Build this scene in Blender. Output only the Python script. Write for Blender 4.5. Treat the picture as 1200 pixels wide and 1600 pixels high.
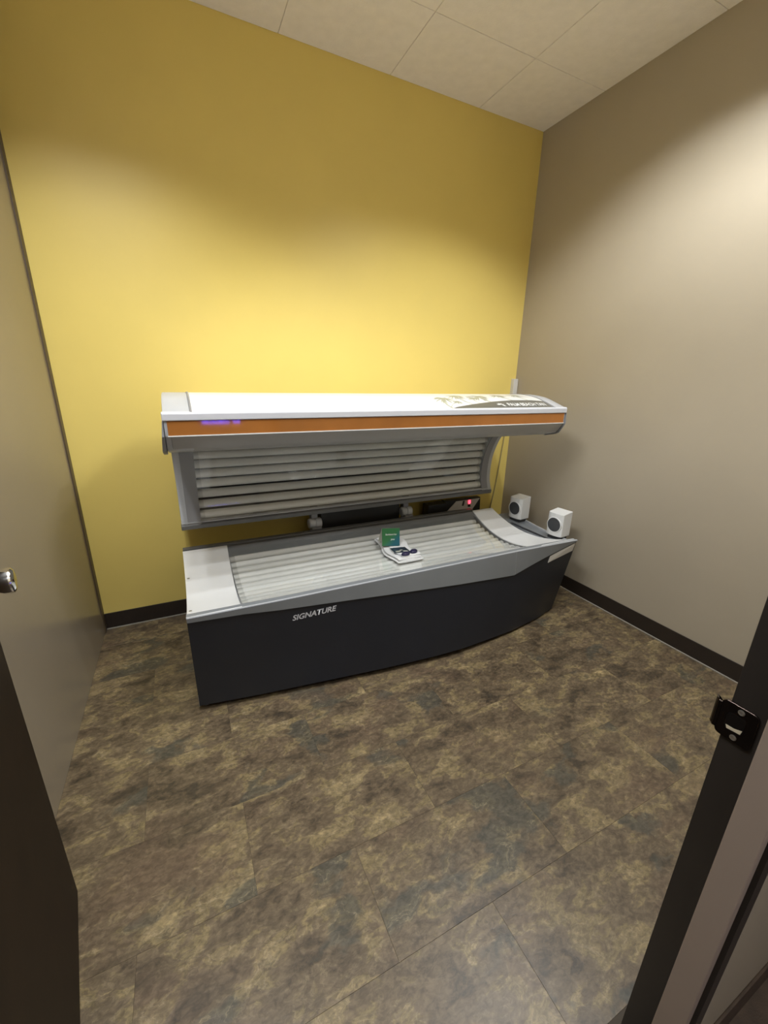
import bpy, bmesh, math, random
from mathutils import Vector, Matrix
random.seed(7)
scene = bpy.context.scene
C = scene.collection
for o in list(bpy.data.objects):
    bpy.data.objects.remove(o, do_unlink=True)
pi = math.pi

# ------------------------------------------------------------------ camera
H = 3.026                                   # ceiling height
yaw, pitch, roll = -0.4580, -0.3106, 0.0211
fw = Vector((-math.sin(yaw)*math.cos(pitch), math.cos(yaw)*math.cos(pitch), math.sin(pitch)))
rt = Vector((math.cos(yaw), math.sin(yaw), 0)); up = rt.cross(fw)
r2 = rt*math.cos(roll)+up*math.sin(roll); u2 = -rt*math.sin(roll)+up*math.cos(roll)
cd = bpy.data.cameras.new('camera'); cam = bpy.data.objects.new('camera', cd); C.objects.link(cam)
cam.matrix_world = Matrix(((r2.x, u2.x, -fw.x, -2.402), (r2.y, u2.y, -fw.y, -2.592), (r2.z, u2.z, -fw.z, 1.433), (0, 0, 0, 1)))
cd.sensor_fit = 'VERTICAL'; cd.sensor_height = 32.0; cd.lens = 642.29*32/1600
cd.clip_start = 0.02; cd.clip_end = 60
scene.camera = cam

# ------------------------------------------------------------------ world, exposure
w = bpy.data.worlds.new('world'); scene.world = w; w.use_nodes = True
w.node_tree.nodes['Background'].inputs[0].default_value = (0.5, 0.5, 0.52, 1)
w.node_tree.nodes['Background'].inputs[1].default_value = 0.05
vs = scene.view_settings
vs.view_transform = 'Standard'; vs.look = 'None'; vs.gamma = 1.0; vs.use_curve_mapping = False
vs.exposure = 0.12
ROOM_W = 150.0        # watts of each room troffer
HALL_W = 125.0
LIGHT_COL = (0.94, 0.975, 1.0)

# ------------------------------------------------------------------ materials
def mat(name, col, rough=0.5, metal=0.0, bump=0.0, bscale=200, var=0.0, vscale=6, spec=0.5, coat=0.0, emit=None, estr=0):
    m = bpy.data.materials.new(name); m.use_nodes = True
    nt = m.node_tree; b = nt.nodes['Principled BSDF']
    b.inputs['Base Color'].default_value = (*col, 1); b.inputs['Roughness'].default_value = rough
    b.inputs['Metallic'].default_value = metal; b.inputs['Specular IOR Level'].default_value = spec
    b.inputs['Coat Weight'].default_value = coat; b.inputs['Coat Roughness'].default_value = 0.05
    if emit:
        b.inputs['Emission Color'].default_value = (*emit, 1); b.inputs['Emission Strength'].default_value = estr
    tc = nt.nodes.new('ShaderNodeTexCoord')
    if var > 0:
        n = nt.nodes.new('ShaderNodeTexNoise'); n.inputs['Scale'].default_value = vscale; n.inputs['Detail'].default_value = 4
        nt.links.new(tc.outputs['Object'], n.inputs['Vector'])
        mr = nt.nodes.new('ShaderNodeMapRange'); mr.inputs[1].default_value = 0.3; mr.inputs[2].default_value = 0.7
        mr.inputs[3].default_value = 1-var; mr.inputs[4].default_value = 1+var
        nt.links.new(n.outputs[0], mr.inputs[0])
        mx = nt.nodes.new('ShaderNodeVectorMath'); mx.operation = 'SCALE'; mx.inputs[0].default_value = col
        nt.links.new(mr.outputs[0], mx.inputs['Scale']); nt.links.new(mx.outputs[0], b.inputs['Base Color'])
    if bump > 0:
        n2 = nt.nodes.new('ShaderNodeTexNoise'); n2.inputs['Scale'].default_value = bscale; n2.inputs['Detail'].default_value = 3
        nt.links.new(tc.outputs['Object'], n2.inputs['Vector'])
        bp = nt.nodes.new('ShaderNodeBump'); bp.inputs['Strength'].default_value = bump; bp.inputs['Distance'].default_value = 0.002
        nt.links.new(n2.outputs[0], bp.inputs['Height']); nt.links.new(bp.outputs[0], b.inputs['Normal'])
    return m

def slate_material():
    m = bpy.data.materials.new('slate_vinyl'); m.use_nodes = True
    nt = m.node_tree; N = nt.nodes; L = nt.links; b = N['Principled BSDF']
    tc = N.new('ShaderNodeTexCoord'); oi = N.new('ShaderNodeObjectInfo')
    off = N.new('ShaderNodeVectorMath'); off.operation = 'SCALE'; off.inputs[0].default_value = (31.7, 17.3, 53.1)
    L.new(oi.outputs['Random'], off.inputs['Scale'])
    ad = N.new('ShaderNodeVectorMath'); ad.operation = 'ADD'
    L.new(tc.outputs['Object'], ad.inputs[0]); L.new(off.outputs[0], ad.inputs[1])
    mp = N.new('ShaderNodeMapping'); mp.inputs['Scale'].default_value = (0.62, 1.0, 1.0); mp.inputs['Rotation'].default_value = (0, 0, 0.15)
    L.new(ad.outputs[0], mp.inputs['Vector'])
    # domain warp
    wn = N.new('ShaderNodeTexNoise'); wn.inputs['Scale'].default_value = 15; wn.inputs['Detail'].default_value = 6
    L.new(mp.outputs[0], wn.inputs['Vector'])
    ws = N.new('ShaderNodeVectorMath'); ws.operation = 'SCALE'; ws.inputs['Scale'].default_value = 0.10
    L.new(wn.outputs['Color'], ws.inputs[0])
    wa = N.new('ShaderNodeVectorMath'); wa.operation = 'ADD'; L.new(mp.outputs[0], wa.inputs[0]); L.new(ws.outputs[0], wa.inputs[1])
    n1 = N.new('ShaderNodeTexNoise'); n1.inputs['Scale'].default_value = 12; n1.inputs['Detail'].default_value = 12; n1.inputs['Roughness'].default_value = 0.66
    n1.inputs['Distortion'].default_value = 0.15
    L.new(wa.outputs[0], n1.inputs['Vector'])
    r1 = N.new('ShaderNodeValToRGB'); e = r1.color_ramp.elements
    e[0].position = 0.34; e[0].color = (0.050, 0.038, 0.025, 1)
    e[1].position = 0.70; e[1].color = (0.300, 0.225, 0.110, 1)
    for p, c in ((0.41, (0.080, 0.058, 0.035, 1)), (0.44, (0.104, 0.076, 0.046, 1)), (0.52, (0.128, 0.094, 0.056, 1)), (0.555, (0.150, 0.112, 0.058, 1)), (0.575, (0.205, 0.155, 0.075, 1)), (0.61, (0.150, 0.113, 0.062, 1)), (0.645, (0.230, 0.175, 0.092, 1))):
        k = e.new(p); k.color = c
    L.new(n1.outputs[0], r1.inputs[0])
    # cool grey patches
    n2 = N.new('ShaderNodeTexNoise'); n2.inputs['Scale'].default_value = 5.5; n2.inputs['Detail'].default_value = 4
    m2 = N.new('ShaderNodeVectorMath'); m2.operation = 'ADD'; m2.inputs[1].default_value = (7.7, 3.1, 1.9); L.new(wa.outputs[0], m2.inputs[0])
    L.new(m2.outputs[0], n2.inputs['Vector'])
    r2_ = N.new('ShaderNodeMapRange'); r2_.inputs[1].default_value = 0.585; r2_.inputs[2].default_value = 0.63; r2_.inputs[4].default_value = 0.72
    L.new(n2.outputs[0], r2_.inputs[0])
    mg = N.new('ShaderNodeMix'); mg.data_type = 'RGBA'; mg.inputs['B'].default_value = (0.060, 0.058, 0.045, 1)
    L.new(r2_.outputs[0], mg.inputs['Factor']); L.new(r1.outputs[0], mg.inputs['A'])
    # reddish patches
    n3 = N.new('ShaderNodeTexNoise'); n3.inputs['Scale'].default_value = 4.5; n3.inputs['Detail'].default_value = 3
    m3 = N.new('ShaderNodeVectorMath'); m3.operation = 'ADD'; m3.inputs[1].default_value = (-4.2, 9.1, 5.5); L.new(wa.outputs[0], m3.inputs[0])
    L.new(m3.outputs[0], n3.inputs['Vector'])
    r3 = N.new('ShaderNodeMapRange'); r3.inputs[1].default_value = 0.55; r3.inputs[2].default_value = 0.70; r3.inputs[4].default_value = 0.55
    L.new(n3.outputs[0], r3.inputs[0])
    mg2 = N.new('ShaderNodeMix'); mg2.data_type = 'RGBA'; mg2.inputs['B'].default_value = (0.125, 0.083, 0.052, 1)
    L.new(r3.outputs[0], mg2.inputs['Factor']); L.new(mg.outputs['Result'], mg2.inputs['A'])
    # fine light veins
    n4 = N.new('ShaderNodeTexNoise'); n4.inputs['Scale'].default_value = 17; n4.inputs['Detail'].default_value = 6; n4.inputs['Distortion'].default_value = 1.1
    L.new(wa.outputs[0], n4.inputs['Vector'])
    s4 = N.new('ShaderNodeMath'); s4.operation = 'SUBTRACT'; s4.inputs[1].default_value = 0.5; L.new(n4.outputs[0], s4.inputs[0])
    a4 = N.new('ShaderNodeMath'); a4.operation = 'ABSOLUTE'; L.new(s4.outputs[0], a4.inputs[0])
    r4 = N.new('ShaderNodeMapRange'); r4.inputs[1].default_value = 0.0; r4.inputs[2].default_value = 0.022; r4.inputs[3].default_value = 1; r4.inputs[4].default_value = 0
    L.new(a4.outputs[0], r4.inputs[0])
    k4 = N.new('ShaderNodeMath'); k4.operation = 'MULTIPLY'; L.new(r4.outputs[0], k4.inputs[0])
    r5 = N.new('ShaderNodeMapRange'); r5.inputs[1].default_value = 0.45; r5.inputs[2].default_value = 0.6; r5.inputs[4].default_value = 0.5
    L.new(n1.outputs[0], r5.inputs[0]); L.new(r5.outputs[0], k4.inputs[1])
    mg3 = N.new('ShaderNodeMix'); mg3.data_type = 'RGBA'; mg3.inputs['B'].default_value = (0.30, 0.235, 0.145, 1)
    L.new(k4.outputs[0], mg3.inputs['Factor']); L.new(mg2.outputs['Result'], mg3.inputs['A'])
    n6 = N.new('ShaderNodeTexNoise'); n6.inputs['Scale'].default_value = 75; n6.inputs['Detail'].default_value = 5; n6.inputs['Roughness'].default_value = 0.6; n6.inputs['Distortion'].default_value = 0.6
    L.new(mp.outputs[0], n6.inputs['Vector'])
    r6 = N.new('ShaderNodeMapRange'); r6.inputs[1].default_value = 0.36; r6.inputs[2].default_value = 0.64; r6.inputs[3].default_value = 0.72; r6.inputs[4].default_value = 1.28
    L.new(n6.outputs[0], r6.inputs[0])
    s6 = N.new('ShaderNodeVectorMath'); s6.operation = 'SCALE'; L.new(mg3.outputs['Result'], s6.inputs[0]); L.new(r6.outputs[0], s6.inputs['Scale'])
    L.new(s6.outputs[0], b.inputs['Base Color'])
    b.inputs['Roughness'].default_value = 0.36; b.inputs['Specular IOR Level'].default_value = 0.42
    bp = N.new('ShaderNodeBump'); bp.inputs['Strength'].default_value = 0.35; bp.inputs['Distance'].default_value = 0.003
    L.new(n1.outputs[0], bp.inputs['Height']); L.new(bp.outputs[0], b.inputs['Normal'])
    return m

def acrylic_material(name, tint=(0.97, 0.975, 0.97)):
    m = bpy.data.materials.new(name); m.use_nodes = True
    nt = m.node_tree; N = nt.nodes; L = nt.links
    N.remove(N['Principled BSDF'])
    t = N.new('ShaderNodeBsdfTransparent'); t.inputs[0].default_value = (*tint, 1)
    g = N.new('ShaderNodeBsdfGlossy'); g.inputs['Roughness'].default_value = 0.06
    nn = N.new('ShaderNodeTexNoise'); nn.inputs['Scale'].default_value = 9
    mr = N.new('ShaderNodeMapRange'); mr.inputs[3].default_value = 0.02; mr.inputs[4].default_value = 0.07
    L.new(nn.outputs[0], mr.inputs[0]); L.new(mr.outputs[0], g.inputs['Roughness'])
    fr = N.new('ShaderNodeFresnel'); ge = N.new('ShaderNodeNewGeometry')      # the same ratio on either side of the thin sheet
    mi = N.new('ShaderNodeMapRange'); mi.inputs[3].default_value = 1.5; mi.inputs[4].default_value = 1/1.5
    L.new(ge.outputs['Backfacing'], mi.inputs[0]); L.new(mi.outputs[0], fr.inputs['IOR'])
    mx = N.new('ShaderNodeMixShader'); L.new(fr.outputs[0], mx.inputs[0]); L.new(t.outputs[0], mx.inputs[1]); L.new(g.outputs[0], mx.inputs[2])
    L.new(mx.outputs[0], N['Material Output'].inputs[0])
    return m

M = {}
M['yellow'] = mat('yellow_paint', (0.77, 0.60, 0.17), 0.33, bump=0.12, bscale=260, var=0.02, vscale=3, spec=0.45)
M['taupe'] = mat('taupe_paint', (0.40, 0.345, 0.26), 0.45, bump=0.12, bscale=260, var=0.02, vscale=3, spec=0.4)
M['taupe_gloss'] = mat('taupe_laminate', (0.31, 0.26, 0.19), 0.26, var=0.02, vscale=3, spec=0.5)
M['ceil'] = mat('ceiling_tile', (0.88, 0.83, 0.79), 0.9, bump=0.5, bscale=120, var=0.03, vscale=20, spec=0.2)
M['grid'] = mat('ceiling_grid', (0.80, 0.75, 0.70), 0.6, var=0.03)
M['slate'] = slate_material()
M['grout'] = mat('floor_joint', (0.050, 0.038, 0.026), 0.8, var=0.1)
M['hallfloor'] = mat('hall_floor', (0.07, 0.045, 0.028), 0.7, bump=0.4, bscale=300, var=0.2, vscale=30)
M['cove'] = mat('cove_base', (0.022, 0.015, 0.011), 0.45, var=0.08, vscale=12)
M['caulk'] = mat('caulk', (0.30, 0.275, 0.23), 0.6, var=0.06, vscale=30)
M['frame'] = mat('dark_frame_paint', (0.026, 0.021, 0.018), 0.42, var=0.06, vscale=10)
M['stop'] = mat('taupe_stop', (0.30, 0.235, 0.19), 0.5, var=0.03)
M['doorbrown'] = mat('brown_door', (0.020, 0.0115, 0.0055), 0.6, var=0.15, vscale=14, spec=0.25)
M['chrome'] = mat('chrome', (0.86, 0.85, 0.83), 0.07, metal=1.0, var=0.01)
M['darkmetal'] = mat('oil_bronze', (0.05, 0.038, 0.032), 0.22, metal=0.9, var=0.08, vscale=30)
M['hole'] = mat('dark_recess', (0.008, 0.006, 0.005), 0.9, var=0.05, spec=0.05)
M['bone'] = mat('bare_wood', (0.55, 0.48, 0.35), 0.6, var=0.08, vscale=60)
M['shell'] = mat('white_shell', (0.84, 0.84, 0.81), 0.28, var=0.01, coat=0.2)
M['silver'] = mat('silver_plastic', (0.46, 0.47, 0.49), 0.35, var=0.02)
M['lipwhite'] = mat('pale_lip', (0.60, 0.61, 0.65), 0.32, var=0.01)
M['greyp'] = mat('grey_plastic', (0.25, 0.25, 0.26), 0.40, var=0.03)
M['fascia'] = mat('grey_fascia', (0.20, 0.212, 0.222), 0.36, var=0.03)
M['visor'] = mat('visor_grey', (0.40, 0.40, 0.40), 0.40, var=0.03)
M['corner'] = mat('corner_strip', (0.085, 0.060, 0.035), 0.5, var=0.08)
M['rail'] = mat('grey_rail', (0.13, 0.13, 0.128), 0.40, var=0.03)
M['panelwhite'] = mat('white_end_panel', (0.78, 0.78, 0.77), 0.30, var=0.03, vscale=4)
M['charcoal'] = mat('charcoal_panel', (0.0145, 0.0165, 0.0235), 0.42, bump=0.1, bscale=500, var=0.05)
M['orange'] = mat('orange_gloss', (0.36, 0.135, 0.030), 0.05, var=0.18, vscale=3, spec=0.6)
M['tube'] = mat('lamp_glass', (0.78, 0.77, 0.74), 0.30, var=0.02)
M['tubecap'] = mat('lamp_cap', (0.62, 0.61, 0.58), 0.35, metal=0.1, var=0.03)
M['refl_base'] = mat('reflector', (0.66, 0.65, 0.61), 0.4, metal=0.0, var=0.03)
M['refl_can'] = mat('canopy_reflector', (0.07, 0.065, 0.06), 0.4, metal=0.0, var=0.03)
M['acrylic'] = acrylic_material('clear_acrylic')
M['swoosh'] = mat('grey_print', (0.13, 0.13, 0.115), 0.28, var=0.06, vscale=3)
M['palm'] = mat('sage_print', (0.40, 0.40, 0.30), 0.3, var=0.12, vscale=30)
M['white'] = mat('white_print', (0.80, 0.80, 0.78), 0.45, var=0.02)
M['letter'] = mat('pale_lettering', (0.62, 0.63, 0.66), 0.4, var=0.02)
M['black'] = mat('black_plastic', (0.012, 0.011, 0.010), 0.45, var=0.05)
M['spk'] = mat('white_speaker', (0.66, 0.66, 0.65), 0.5, bump=0.15, bscale=350, var=0.02)
M['mesh'] = mat('speaker_grille', (0.035, 0.037, 0.040), 0.6, bump=0.8, bscale=900, var=0.1, vscale=200)
M['pvc'] = mat('white_raceway', (0.62, 0.60, 0.56), 0.45, var=0.02)
M['wire'] = mat('tan_wire', (0.36, 0.29, 0.13), 0.5, var=0.05)
M['towel'] = mat('white_terry', (0.80, 0.80, 0.79), 0.9, bump=0.9, bscale=700, var=0.04, vscale=60, spec=0.1)
M['cream'] = mat('cream_card', (0.55, 0.54, 0.46), 0.6, var=0.02)
M['goggle'] = mat('navy_plastic', (0.022, 0.020, 0.055), 0.12, var=0.05)
M['navy'] = mat('navy_print', (0.016, 0.028, 0.045), 0.3, var=0.2, vscale=40)
M['screwm'] = mat('screw_metal', (0.45, 0.44, 0.42), 0.3, metal=0.9, var=0.03)
M['alum'] = mat('louver_aluminium', (0.55, 0.55, 0.55), 0.25, metal=0.9, var=0.02)
M['whitemetal'] = mat('white_enamel', (0.80, 0.80, 0.80), 0.4, var=0.01)
M['diff'] = mat('lamp_diffuser', (0.9, 0.9, 0.9), 0.5, emit=LIGHT_COL, estr=9.0)
M['red'] = mat('red_led', (0.2, 0.01, 0.02), 0.4, emit=(1.0, 0.05, 0.10), estr=4)
M['blue'] = mat('blue_led', (0.02, 0.02, 0.2), 0.4, emit=(0.10, 0.09, 1.0), estr=22)

def card_material():
    m = mat('green_blue_print', (0.03, 0.15, 0.09), 0.35)
    nt = m.node_tree; N = nt.nodes; L = nt.links; b = N['Principled BSDF']
    tc = N.new('ShaderNodeTexCoord'); sp = N.new('ShaderNodeSeparateXYZ'); L.new(tc.outputs['Generated'], sp.inputs[0])
    ad = N.new('ShaderNodeMath'); ad.operation = 'SUBTRACT'; L.new(sp.outputs[0], ad.inputs[0]); L.new(sp.outputs[2], ad.inputs[1])
    r = N.new('ShaderNodeValToRGB'); r.color_ramp.elements[0].position = 0.0; r.color_ramp.elements[0].color = (0.035, 0.165, 0.055, 1)
    r.color_ramp.elements[1].position = 0.5; r.color_ramp.elements[1].color = (0.016, 0.115, 0.155, 1)
    L.new(ad.outputs[0], r.inputs[0]); L.new(r.outputs[0], b.inputs['Base Color'])
    return m
M['card'] = card_material()

# ------------------------------------------------------------------ mesh helpers
class MB:
    def __init__(s): s.v = []; s.f = []
    def add(s, vs_, fs):
        o = len(s.v); s.v += [tuple(p) for p in vs_]; s.f += [tuple(i+o for i in f) for f in fs]; return s
    def box(s, x0, x1, y0, y1, z0, z1):
        return s.add([(x0, y0, z0), (x1, y0, z0), (x1, y1, z0), (x0, y1, z0), (x0, y0, z1), (x1, y0, z1), (x1, y1, z1), (x0, y1, z1)],
                     [(0, 3, 2, 1), (4, 5, 6, 7), (0, 1, 5, 4), (1, 2, 6, 5), (2, 3, 7, 6), (3, 0, 4, 7)])
    def prism_x(s, prof, x0, x1):            # closed (y,z) profile extruded along x
        n = len(prof)
        vs_ = [(x0, y, z) for y, z in prof]+[(x1, y, z) for y, z in prof]
        return s.add(vs_, [tuple(range(n))[::-1], tuple(range(n, 2*n))]+[(i, (i+1) % n, n+(i+1) % n, n+i) for i in range(n)])
    def prism_z(s, prof, z0, z1):
        n = len(prof)
        vs_ = [(x, y, z0) for x, y in prof]+[(x, y, z1) for x, y in prof]
        return s.add(vs_, [tuple(range(n))[::-1], tuple(range(n, 2*n))]+[(i, (i+1) % n, n+(i+1) % n, n+i) for i in range(n)])
    def strip_x(s, curve, x0, x1, th, nx=1):      # open (y,z) curve thickened towards its left normal, extruded along x
        n = len(curve); off = []
        for i, (y, z) in enumerate(curve):
            a = curve[max(i-1, 0)]; b = curve[min(i+1, n-1)]
            ty, tz = b[0]-a[0], b[1]-a[1]; l = math.hypot(ty, tz) or 1
            off.append((y-tz/l*th, z+ty/l*th))
        return s.prism_x(list(curve)+off[::-1], x0, x1)
    def tube(s, pts, r, seg=12, caps=True):
        pts = [Vector(p) for p in pts]; n = len(pts); vs_ = []; fs = []
        for i, p in enumerate(pts):
            t = (pts[min(i+1, n-1)]-pts[max(i-1, 0)]).normalized()
            a = t.cross(Vector((0, 0, 1)));
            if a.length < 1e-3: a = Vector((1, 0, 0))
            a.normalize(); b = t.cross(a)
            rr = r[i] if isinstance(r, (list, tuple)) else r
            for k in range(seg):
                c = 2*pi*k/seg; vs_.append(p+a*math.cos(c)*rr+b*math.sin(c)*rr)
        for i in range(n-1):
            for k in range(seg):
                k2 = (k+1) % seg; fs.append((i*seg+k, i*seg+k2, (i+1)*seg+k2, (i+1)*seg+k))
        if caps:
            fs.append(tuple(range(seg))[::-1]); fs.append(tuple((n-1)*seg+k for k in range(seg)))
        return s.add(vs_, fs)
    def lathe(s, prof, org, axis, seg=24):   # prof: list of (dist along axis, radius)
        org = Vector(org); ax = Vector(axis).normalized()
        a = ax.cross(Vector((0, 0, 1)))
        if a.length < 1e-3: a = Vector((1, 0, 0))
        a.normalize(); b = ax.cross(a); vs_ = []; fs = []
        for d, r in prof:
            for k in range(seg):
                c = 2*pi*k/seg; vs_.append(org+ax*d+(a*math.cos(c)+b*math.sin(c))*max(r, 1e-5))
        n = len(prof)
        for i in range(n-1):
            for k in range(seg):
                k2 = (k+1) % seg; fs.append((i*seg+k, i*seg+k2, (i+1)*seg+k2, (i+1)*seg+k))
        fs.append(tuple(range(seg))[::-1]); fs.append(tuple((n-1)*seg+k for k in range(seg)))
        return s.add(vs_, fs)
    def mesh(s, name, m, smooth=False, bevel=0, bseg=2):
        me = bpy.data.meshes.new(name); me.from_pydata(s.v, [], s.f)
        bm = bmesh.new(); bm.from_mesh(me)
        bmesh.ops.recalc_face_normals(bm, faces=bm.faces)
        if bevel > 0:
            ed = [e for e in bm.edges if len(e.link_faces) == 2 and e.calc_face_angle(0) > 0.6]
            bmesh.ops.bevel(bm, geom=ed, offset=bevel, segments=bseg, affect='EDGES', profile=0.5, clamp_overlap=True)
        bm.to_mesh(me); bm.free()
        me.materials.append(m)
        if smooth:
            for p in me.polygons: p.use_smooth = True
            me.set_sharp_from_angle(angle=0.6)
        return me
    def build(s, name, m, parent=None, smooth=False, bevel=0, bseg=2):
        return link(name, s.mesh(name, m, smooth, bevel, bseg), parent)

ROOTLOC = {}
def link(name, me, parent=None):
    o = bpy.data.objects.new(name, me); C.objects.link(o)
    if parent is not None: setp(o, parent)
    return o
def setp(o, parent):            # meshes are written in world coordinates; roots are unrotated empties
    o.parent = parent
    o.matrix_parent_inverse = Matrix.Translation(-ROOTLOC.get(parent.name, Vector((0, 0, 0))))
def thing(name, loc, label, cat, group=None):
    o = bpy.data.objects.new(name, None); C.objects.link(o); o.location = loc; o.empty_display_size = 0.05
    ROOTLOC[o.name] = Vector(loc); tag(o, label, cat, group); return o
def tag(o, label, cat, group=None):
    o['label'] = label; o['category'] = cat
    if group: o['group'] = group
    return o
def struct(o, label=None):
    o['kind'] = 'structure'
    if label: o['label'] = label
    return o
def interp(x, pts):
    if x <= pts[0][0]: return pts[0][1]
    for (a, b), (c, d) in zip(pts, pts[1:]):
        if x <= c: return b+(d-b)*(x-a)/(c-a)
    return pts[-1][1]
def spline(pts, n):             # Catmull-Rom through 2-D points, resampled to n even steps
    P = [Vector(p) for p in pts]; P = [P[0]*2-P[1]]+P+[P[-1]*2-P[-2]]; out = []
    for i in range(1, len(P)-2):
        for k in range(24):
            t = k/24; a, b, c, d = P[i-1], P[i], P[i+1], P[i+2]
            out.append(0.5*((2*b)+(c-a)*t+(2*a-5*b+4*c-d)*t*t+(3*b-a-3*c+d)*t**3))
    out.append(P[-2])
    L = [0]
    for a, b in zip(out, out[1:]): L.append(L[-1]+(b-a).length)
    res = []
    for k in range(n):
        s = L[-1]*k/(n-1); j = 0
        while j < len(L)-2 and L[j+1] < s: j += 1
        t = (s-L[j])/max(L[j+1]-L[j], 1e-9); q = out[j].lerp(out[j+1], min(max(t, 0), 1)); res.append(tuple(q))
    return res
def text_mesh(body, size, shear=0.0, bold=0.0, depth=0.0):
    cu = bpy.data.curves.new('txt', 'FONT'); cu.body = body; cu.size = size; cu.shear = shear; cu.offset = bold; cu.extrude = depth
    cu.align_x = 'LEFT'; cu.resolution_u = 3
    o = bpy.data.objects.new('txt', cu); C.objects.link(o)
    dg = bpy.context.evaluated_depsgraph_get(); dg.update()
    me = bpy.data.meshes.new_from_object(o.evaluated_get(dg))
    bpy.data.objects.remove(o, do_unlink=True); bpy.data.curves.remove(cu)
    return me
def fit_text(me, width, fn, m, name, parent, subdiv=0):
    xs = [v.co.x for v in me.vertices]; x0, x1 = min(xs), max(xs); k = width/(x1-x0)
    for v in me.vertices:
        v.co = Vector(fn((v.co.x-x0)*k, v.co.y*k, v.co.z*k))
    me.materials.clear(); me.materials.append(m)
    return link(name, me, parent)

# ================================================================== THE ROOM
XL = -2.936; YF = -2.400; YH = -2.455        # left wall, room face and hall face of the front wall
T = 0.12
wall_back = struct(MB().box(XL-T, T, 0, T, 0, H+0.15).build('wall_back', M['yellow']), 'mustard yellow painted back wall behind the tanning bed')
wall_right = struct(MB().box(0, T, -2.455, 0, 0, H+0.15).build('wall_right', M['taupe']), 'taupe painted wall on the right')
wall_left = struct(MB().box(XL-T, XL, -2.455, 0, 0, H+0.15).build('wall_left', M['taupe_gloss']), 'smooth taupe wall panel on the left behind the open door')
fr = MB()
fr.box(XL, -2.715, YH, YF, 0, H); fr.box(-1.70, 0, YH, YF, 0, H); fr.box(-2.715, -1.70, YH, YF, 2.18, H)
wall_front = struct(fr.build('wall_front', M['taupe']), 'taupe wall holding the doorway')
# dark corner strip between the left panel and the yellow wall
struct(MB().box(XL, XL+0.006, -0.045, 0, 0, H).build('trim_2', M['corner'], bevel=0.001), 'dark strip in the corner beside the yellow wall')

# baseboards
def base(name, x0, x1, y0, y1, label, cx, cy, m='cove'):
    b = struct(MB().box(x0, x1, y0, y1, 0.006, 0.102).build(name, M[m], bevel=0.002), label)
    if cx: MB().box(*cx, *cy, 0.0, 0.0062).build('caulk_line', M['caulk'], b, bevel=0.001)
    return b
base('baseboard_back', XL+0.006, 0, -0.006, 0, 'dark brown cove base under the yellow wall', (XL+0.006, 0), (-0.011, 0))
base('baseboard_right', -0.006, 0, YF, -0.006, 'dark brown cove base under the taupe right wall', (-0.011, 0), (YF, -0.011))
base('baseboard_hall', -1.70, 0.0, YH-0.006, YH, 'dark brown base on the hallway side', None, None, 'hallfloor')

# floor: 12x24 inch vinyl tiles in running bond
floor = struct(MB().box(XL, 0, -2.452, 0, -0.06, -0.0012).build('floor', M['grout']), 'brown slate-look tile floor')
TW = 0.3048; GAP = 0.00022; cache = {}
def tile_mesh(w_, d_):
    k = (round(w_, 4), round(d_, 4))
    if k not in cache:
        cache[k] = MB().box(GAP, w_-GAP, GAP, d_-GAP, -0.004, 0).mesh('tile', M['slate'], bevel=0.0003, bseg=1)
    return cache[k]
y1 = -1.727+TW*6; row = 6
while y1 > -2.46:
    ya, yb = y1, y1+TW
    ca, cb = max(ya, -2.452), min(yb, 0)
    if cb-ca > 0.004:
        xs = -1.749 + (0 if row % 2 == 0 else -TW)
        x = xs-2*TW*4
        while x < 0:
            a, b = max(x, XL), min(x+2*TW, 0)
            if b-a > 0.004:
                o = link('tile', tile_mesh(b-a, cb-ca), floor); o.location = (a, ca, 0)
            x += 2*TW
    y1 -= TW; row -= 1

# ceiling: two-foot lay-in tiles
ceiling = struct(MB().box(XL, 0, YF, 0, H+0.004, H+0.03).build('ceiling', M['grid']), 'white lay-in panel ceiling')
GX = [XL, -2.365, -1.755, -1.145, -0.535, 0]; GY = [YF, -2.29, -1.68, -1.07, -0.46, 0]
ccache = {}
for i in range(5):
    for j in range(5):
        if i in (0, 3) and j in (1, 2): continue          # troffers sit in these bays
        a, b, c, d = GX[i], GX[i+1], GY[j], GY[j+1]; k = (round(b-a, 3), round(d-c, 3))
        if k not in ccache:
            ccache[k] = MB().box(0.0012, b-a-0.0012, 0.0012, d-c-0.0012, 0.0, 0.005).mesh('ceiling_panel', M['ceil'], bevel=0.0015, bseg=1)
        o = link('ceiling_panel', ccache[k], ceiling); o.location = (a, c, H)

# hallway behind the camera
struct(MB().box(-4.2, 1.2, -4.1, -2.452, -0.06, -0.001).build('floor_hall', M['hallfloor']), 'dark brown hallway floor')
struct(MB().box(-4.2, 1.2, -4.22, -4.1, 0, H).build('wall_hall_far', M['taupe']), 'taupe hallway wall behind the viewer')
struct(MB().box(-4.32, -4.2, -4.1, YH, 0, H).build('wall_hall_left', M['taupe']), 'taupe hallway end wall')
struct(MB().box(1.2, 1.32, -4.1, YH, 0, H).build('wall_hall_right', M['taupe']), 'taupe hallway end wall on the far side')
struct(MB().box(-4.2, 1.2, -4.1, YH, H, H+0.03).build('ceiling_hall', M['ceil']), 'white hallway ceiling')
hw = MB(); hw.box(-4.2, XL-T, YH, YF, 0, H); hw.box(T, 1.2, YH, YF, 0, H)
struct(hw.build('wall_hall_near', M['taupe']), 'taupe hallway wall beside the room')

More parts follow.
